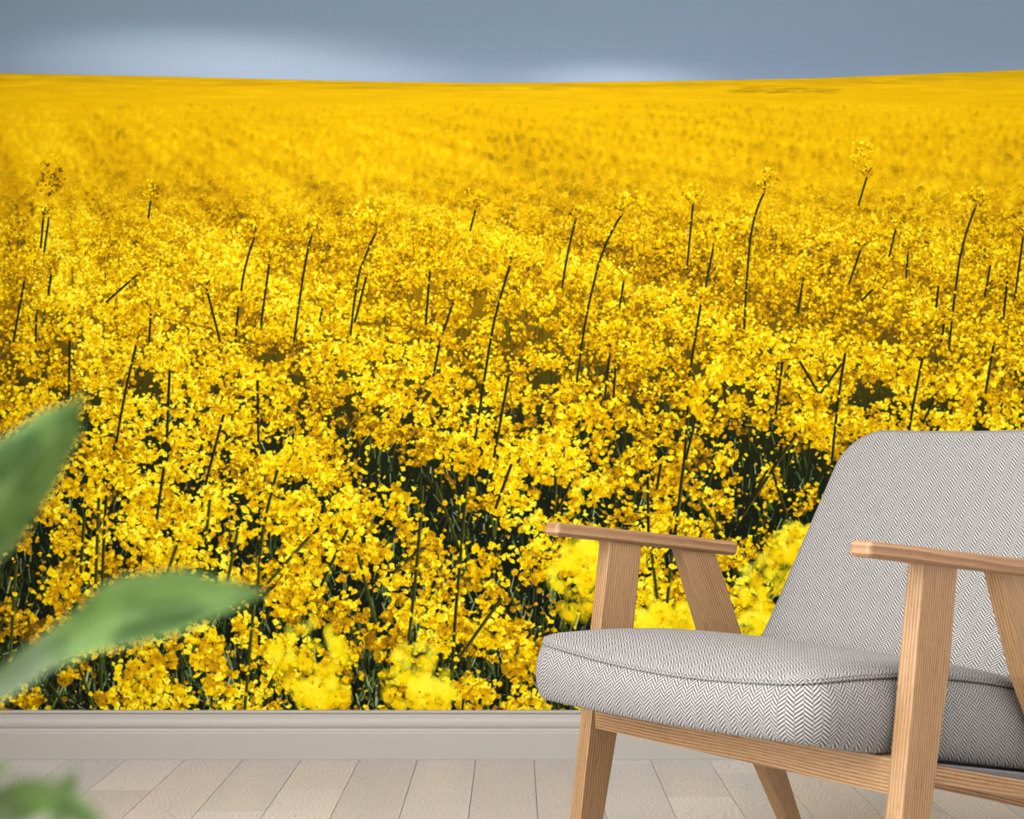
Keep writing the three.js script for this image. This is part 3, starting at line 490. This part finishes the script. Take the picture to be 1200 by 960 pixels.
// ---------------------------------------------------------------- potted plant close to the camera
{
  const plant = new THREE.Group(); plant.name = 'potted_plant'; plant.position.set(-0.197, 0, FRONT - 0.45); scene.add(plant);
  plant.userData = { label: 'leafy potted plant with soft pointed green leaves on pale stalks', category: 'plant' };
  const leafTex = dataTexture(128, 256, (x, y) => {
    const u = Math.abs(x / 127 - 0.5) * 2, v = y / 255, vein = Math.abs(((v * 7 - u * 1.3) % 1 + 1) % 1 - 0.5) * 2, n = vnoise(x / 9, y / 9, 64, 64, 3), n2 = vnoise(x / 30, y / 30, 64, 64, 4);
    let q = mix3([54, 80, 28], [96, 124, 58], smooth(0.3, 0.7, n2)); q = mix3(q, [118, 136, 92], smooth(0.16, 0.0, u) * 0.55 + 0.30 * smooth(0.82, 1, vein)); q = mix3(q, [112, 122, 96], smooth(0.42, 0.28, v) * 0.75); q = mix3(q, [104, 130, 72], smooth(0.72, 1, u) * 0.7);
    return q.map((c) => c * (0.95 + 0.1 * n));
  });
  const green = new THREE.MeshPhysicalMaterial({ map: leafTex, roughness: 0.75, transmission: 0.25, thickness: 0, specularIntensity: 0.25, side: THREE.DoubleSide });
  const bark = new THREE.MeshStandardMaterial({ color: 0x7d8f62, roughness: 0.8 });
  // leaf blade: spine through points, half widths, and the direction across the blade; two skins and a rim
  function leaf(spine, widths, across, mat, fold = 0.25, thick = 0.0006) {
    const curve = new THREE.CatmullRomCurve3(spine.map((q) => new THREE.Vector3(...q))), NU = 24, NV = 8, pos = [], uv = [], idx = [], A = new THREE.Vector3(...across);
    const wid = (t) => { const f = t * (widths.length - 1), i = Math.min(widths.length - 2, Math.floor(f)), q = f - i, s = q * q * (3 - 2 * q); return widths[i] + (widths[i + 1] - widths[i]) * s; };
    for (const sgn of [1, -1]) for (let i = 0; i <= NU; i++) {
      const t = i / NU, p = curve.getPoint(t), tan = curve.getTangent(t), ac = A.clone().addScaledVector(tan, -A.dot(tan)).normalize(), nn = new THREE.Vector3().crossVectors(tan, ac), w = wid(t);
      for (let j = 0; j <= NV; j++) { const q = j / NV * 2 - 1, th = sgn * thick * (1 - 0.8 * Math.abs(q)), wave = 0.05 * w * Math.sin(t * 13 + q * 2); const v = p.clone().addScaledVector(ac, q * w).addScaledVector(nn, fold * w * Math.abs(q) * Math.abs(q) + th + wave * q * q); pos.push(v.x, v.y, v.z); uv.push(j / NV, t); }
    }
    const M = (NU + 1) * (NV + 1);
    for (let i = 0; i < NU; i++) for (let j = 0; j < NV; j++) { const a = i * (NV + 1) + j, b = a + 1, d = a + NV + 1, e = d + 1; idx.push(a, b, d, b, e, d, M + a, M + d, M + b, M + b, M + d, M + e); }
    const g = new THREE.BufferGeometry(); g.setAttribute('position', new THREE.Float32BufferAttribute(pos, 3)); g.setAttribute('uv', new THREE.Float32BufferAttribute(uv, 2)); g.setIndex(idx); g.computeVertexNormals();
    return mesh('leaf', g, mat, plant);
  }
  // heights and sideways distances below are from the plant's foot
  const E = 1801, at = (px, py, q) => { const d = q * 0.75; return [(px - 603) / E * d + 0.197, EYE - (py - 530) / E * d, 0.45 - d]; };
  const W = (px, d) => px / E * d * 0.75;
  leaf([at(-70, 850, 0.60), at(-10, 815, 0.60), at(45, 780, 0.60), at(95, 752, 0.595), at(150, 725, 0.59), at(215, 712, 0.585), at(270, 702, 0.58), at(314, 694, 0.575)], [14, 18, 24, 30, 43, 40, 20, 1].map((q) => W(q, 0.6)), [0.35, 1, -0.35], green, 0.5);
  leaf([at(-95, 740, 0.60), at(-58, 672, 0.595), at(-20, 612, 0.59), at(18, 560, 0.585), at(58, 514, 0.58), at(99, 464, 0.575)], [8, 34, 47, 43, 30, 3].map((q) => W(q, 0.6)), [0.79, -0.61, -0.25], green, 0.42);
  leaf([at(-90, 985, 0.46), at(-20, 950, 0.45), at(50, 926, 0.44), at(105, 950, 0.43), at(155, 1010, 0.42)], [8, 36, 34, 34, 2].map((q) => W(q, 0.44)), [0.1, 0.8, 0.75], green, 0.3);
  leaf([at(-60, 935, 0.52), at(-20, 905, 0.515), at(20, 900, 0.51)], [6, 12, 1].map((q) => W(q, 0.5)), [0, 1, 0.2], green, 0.2);
  leaf([at(60, 985, 0.47), at(75, 930, 0.47), at(92, 900, 0.465)], [10, 13, 1].map((q) => W(q, 0.47)), [1, 0.3, 0], green, 0.2);
  // stems
  const tube = (pts, r0, name = 'stem') => mesh(name, new THREE.TubeGeometry(new THREE.CatmullRomCurve3(pts.map((q) => new THREE.Vector3(...q))), 24, r0, 8, false), bark, plant);
  const foot = [0, 0.262, 0];
  tube([foot, [0.012, 0.40, 0.004], at(-110, 900, 0.60), at(-95, 800, 0.60), at(-95, 728, 0.60)], 0.0034);
  tube([at(-110, 900, 0.60), at(-90, 868, 0.60), at(-66, 847, 0.60)], 0.0026);
  tube([[0.004, 0.33, 0.002], [0.010, 0.46, 0.07], at(-130, 1010, 0.47), at(-88, 984, 0.46)], 0.0028);
  tube([at(-130, 1010, 0.47), at(-40, 1040, 0.47), at(30, 1020, 0.47), at(60, 983, 0.47)], 0.0022);
  tube([at(-110, 960, 0.55), at(-85, 945, 0.53), at(-58, 934, 0.52)], 0.002);
  // leaves further down and to the far side
  leaf([[0.006, 0.36, 0], [-0.04, 0.42, 0.02], [-0.10, 0.45, 0.03], [-0.15, 0.43, 0.04]], [0.004, 0.022, 0.02, 0.001], [0, 0.3, 1], green);
  leaf([[0.008, 0.42, 0.0], [-0.03, 0.50, -0.03], [-0.09, 0.55, -0.06], [-0.13, 0.54, -0.08]], [0.004, 0.022, 0.02, 0.001], [0.4, 0.3, 1], green);
  leaf([[0.004, 0.34, 0], [0.03, 0.38, 0.06], [0.04, 0.40, 0.12], [0.05, 0.38, 0.17]], [0.004, 0.022, 0.02, 0.001], [1, 0.2, 0], green);
  leaf([[0.004, 0.32, 0], [0.05, 0.37, -0.03], [0.10, 0.39, -0.05], [0.14, 0.37, -0.07]], [0.004, 0.02, 0.018, 0.001], [0.3, 0.2, 1], green);
  // pot and soil
  const pot = [[0.0, 0.0], [0.078, 0.0], [0.082, 0.004], [0.108, 0.255], [0.112, 0.26], [0.112, 0.28], [0.108, 0.284], [0.101, 0.282], [0.099, 0.25], [0.096, 0.20], [0, 0.20]].map(([x, y]) => new THREE.Vector2(x, y));
  mesh('pot', new THREE.LatheGeometry(pot, 48), new THREE.MeshStandardMaterial({ color: 0xd8d4ce, roughness: 0.7 }), plant);
  mesh('soil', new THREE.LatheGeometry([[0.0985, 0.201], [0.0985, 0.255], [0.06, 0.265], [0, 0.268]].map(([x, y]) => new THREE.Vector2(x, y)), 40), new THREE.MeshStandardMaterial({ color: 0x3a2c22, roughness: 1 }), plant);
}

scene.traverse((o) => { if (o.isMesh) { o.castShadow = true; o.receiveShadow = true; } });
renderer.render(scene, camera);
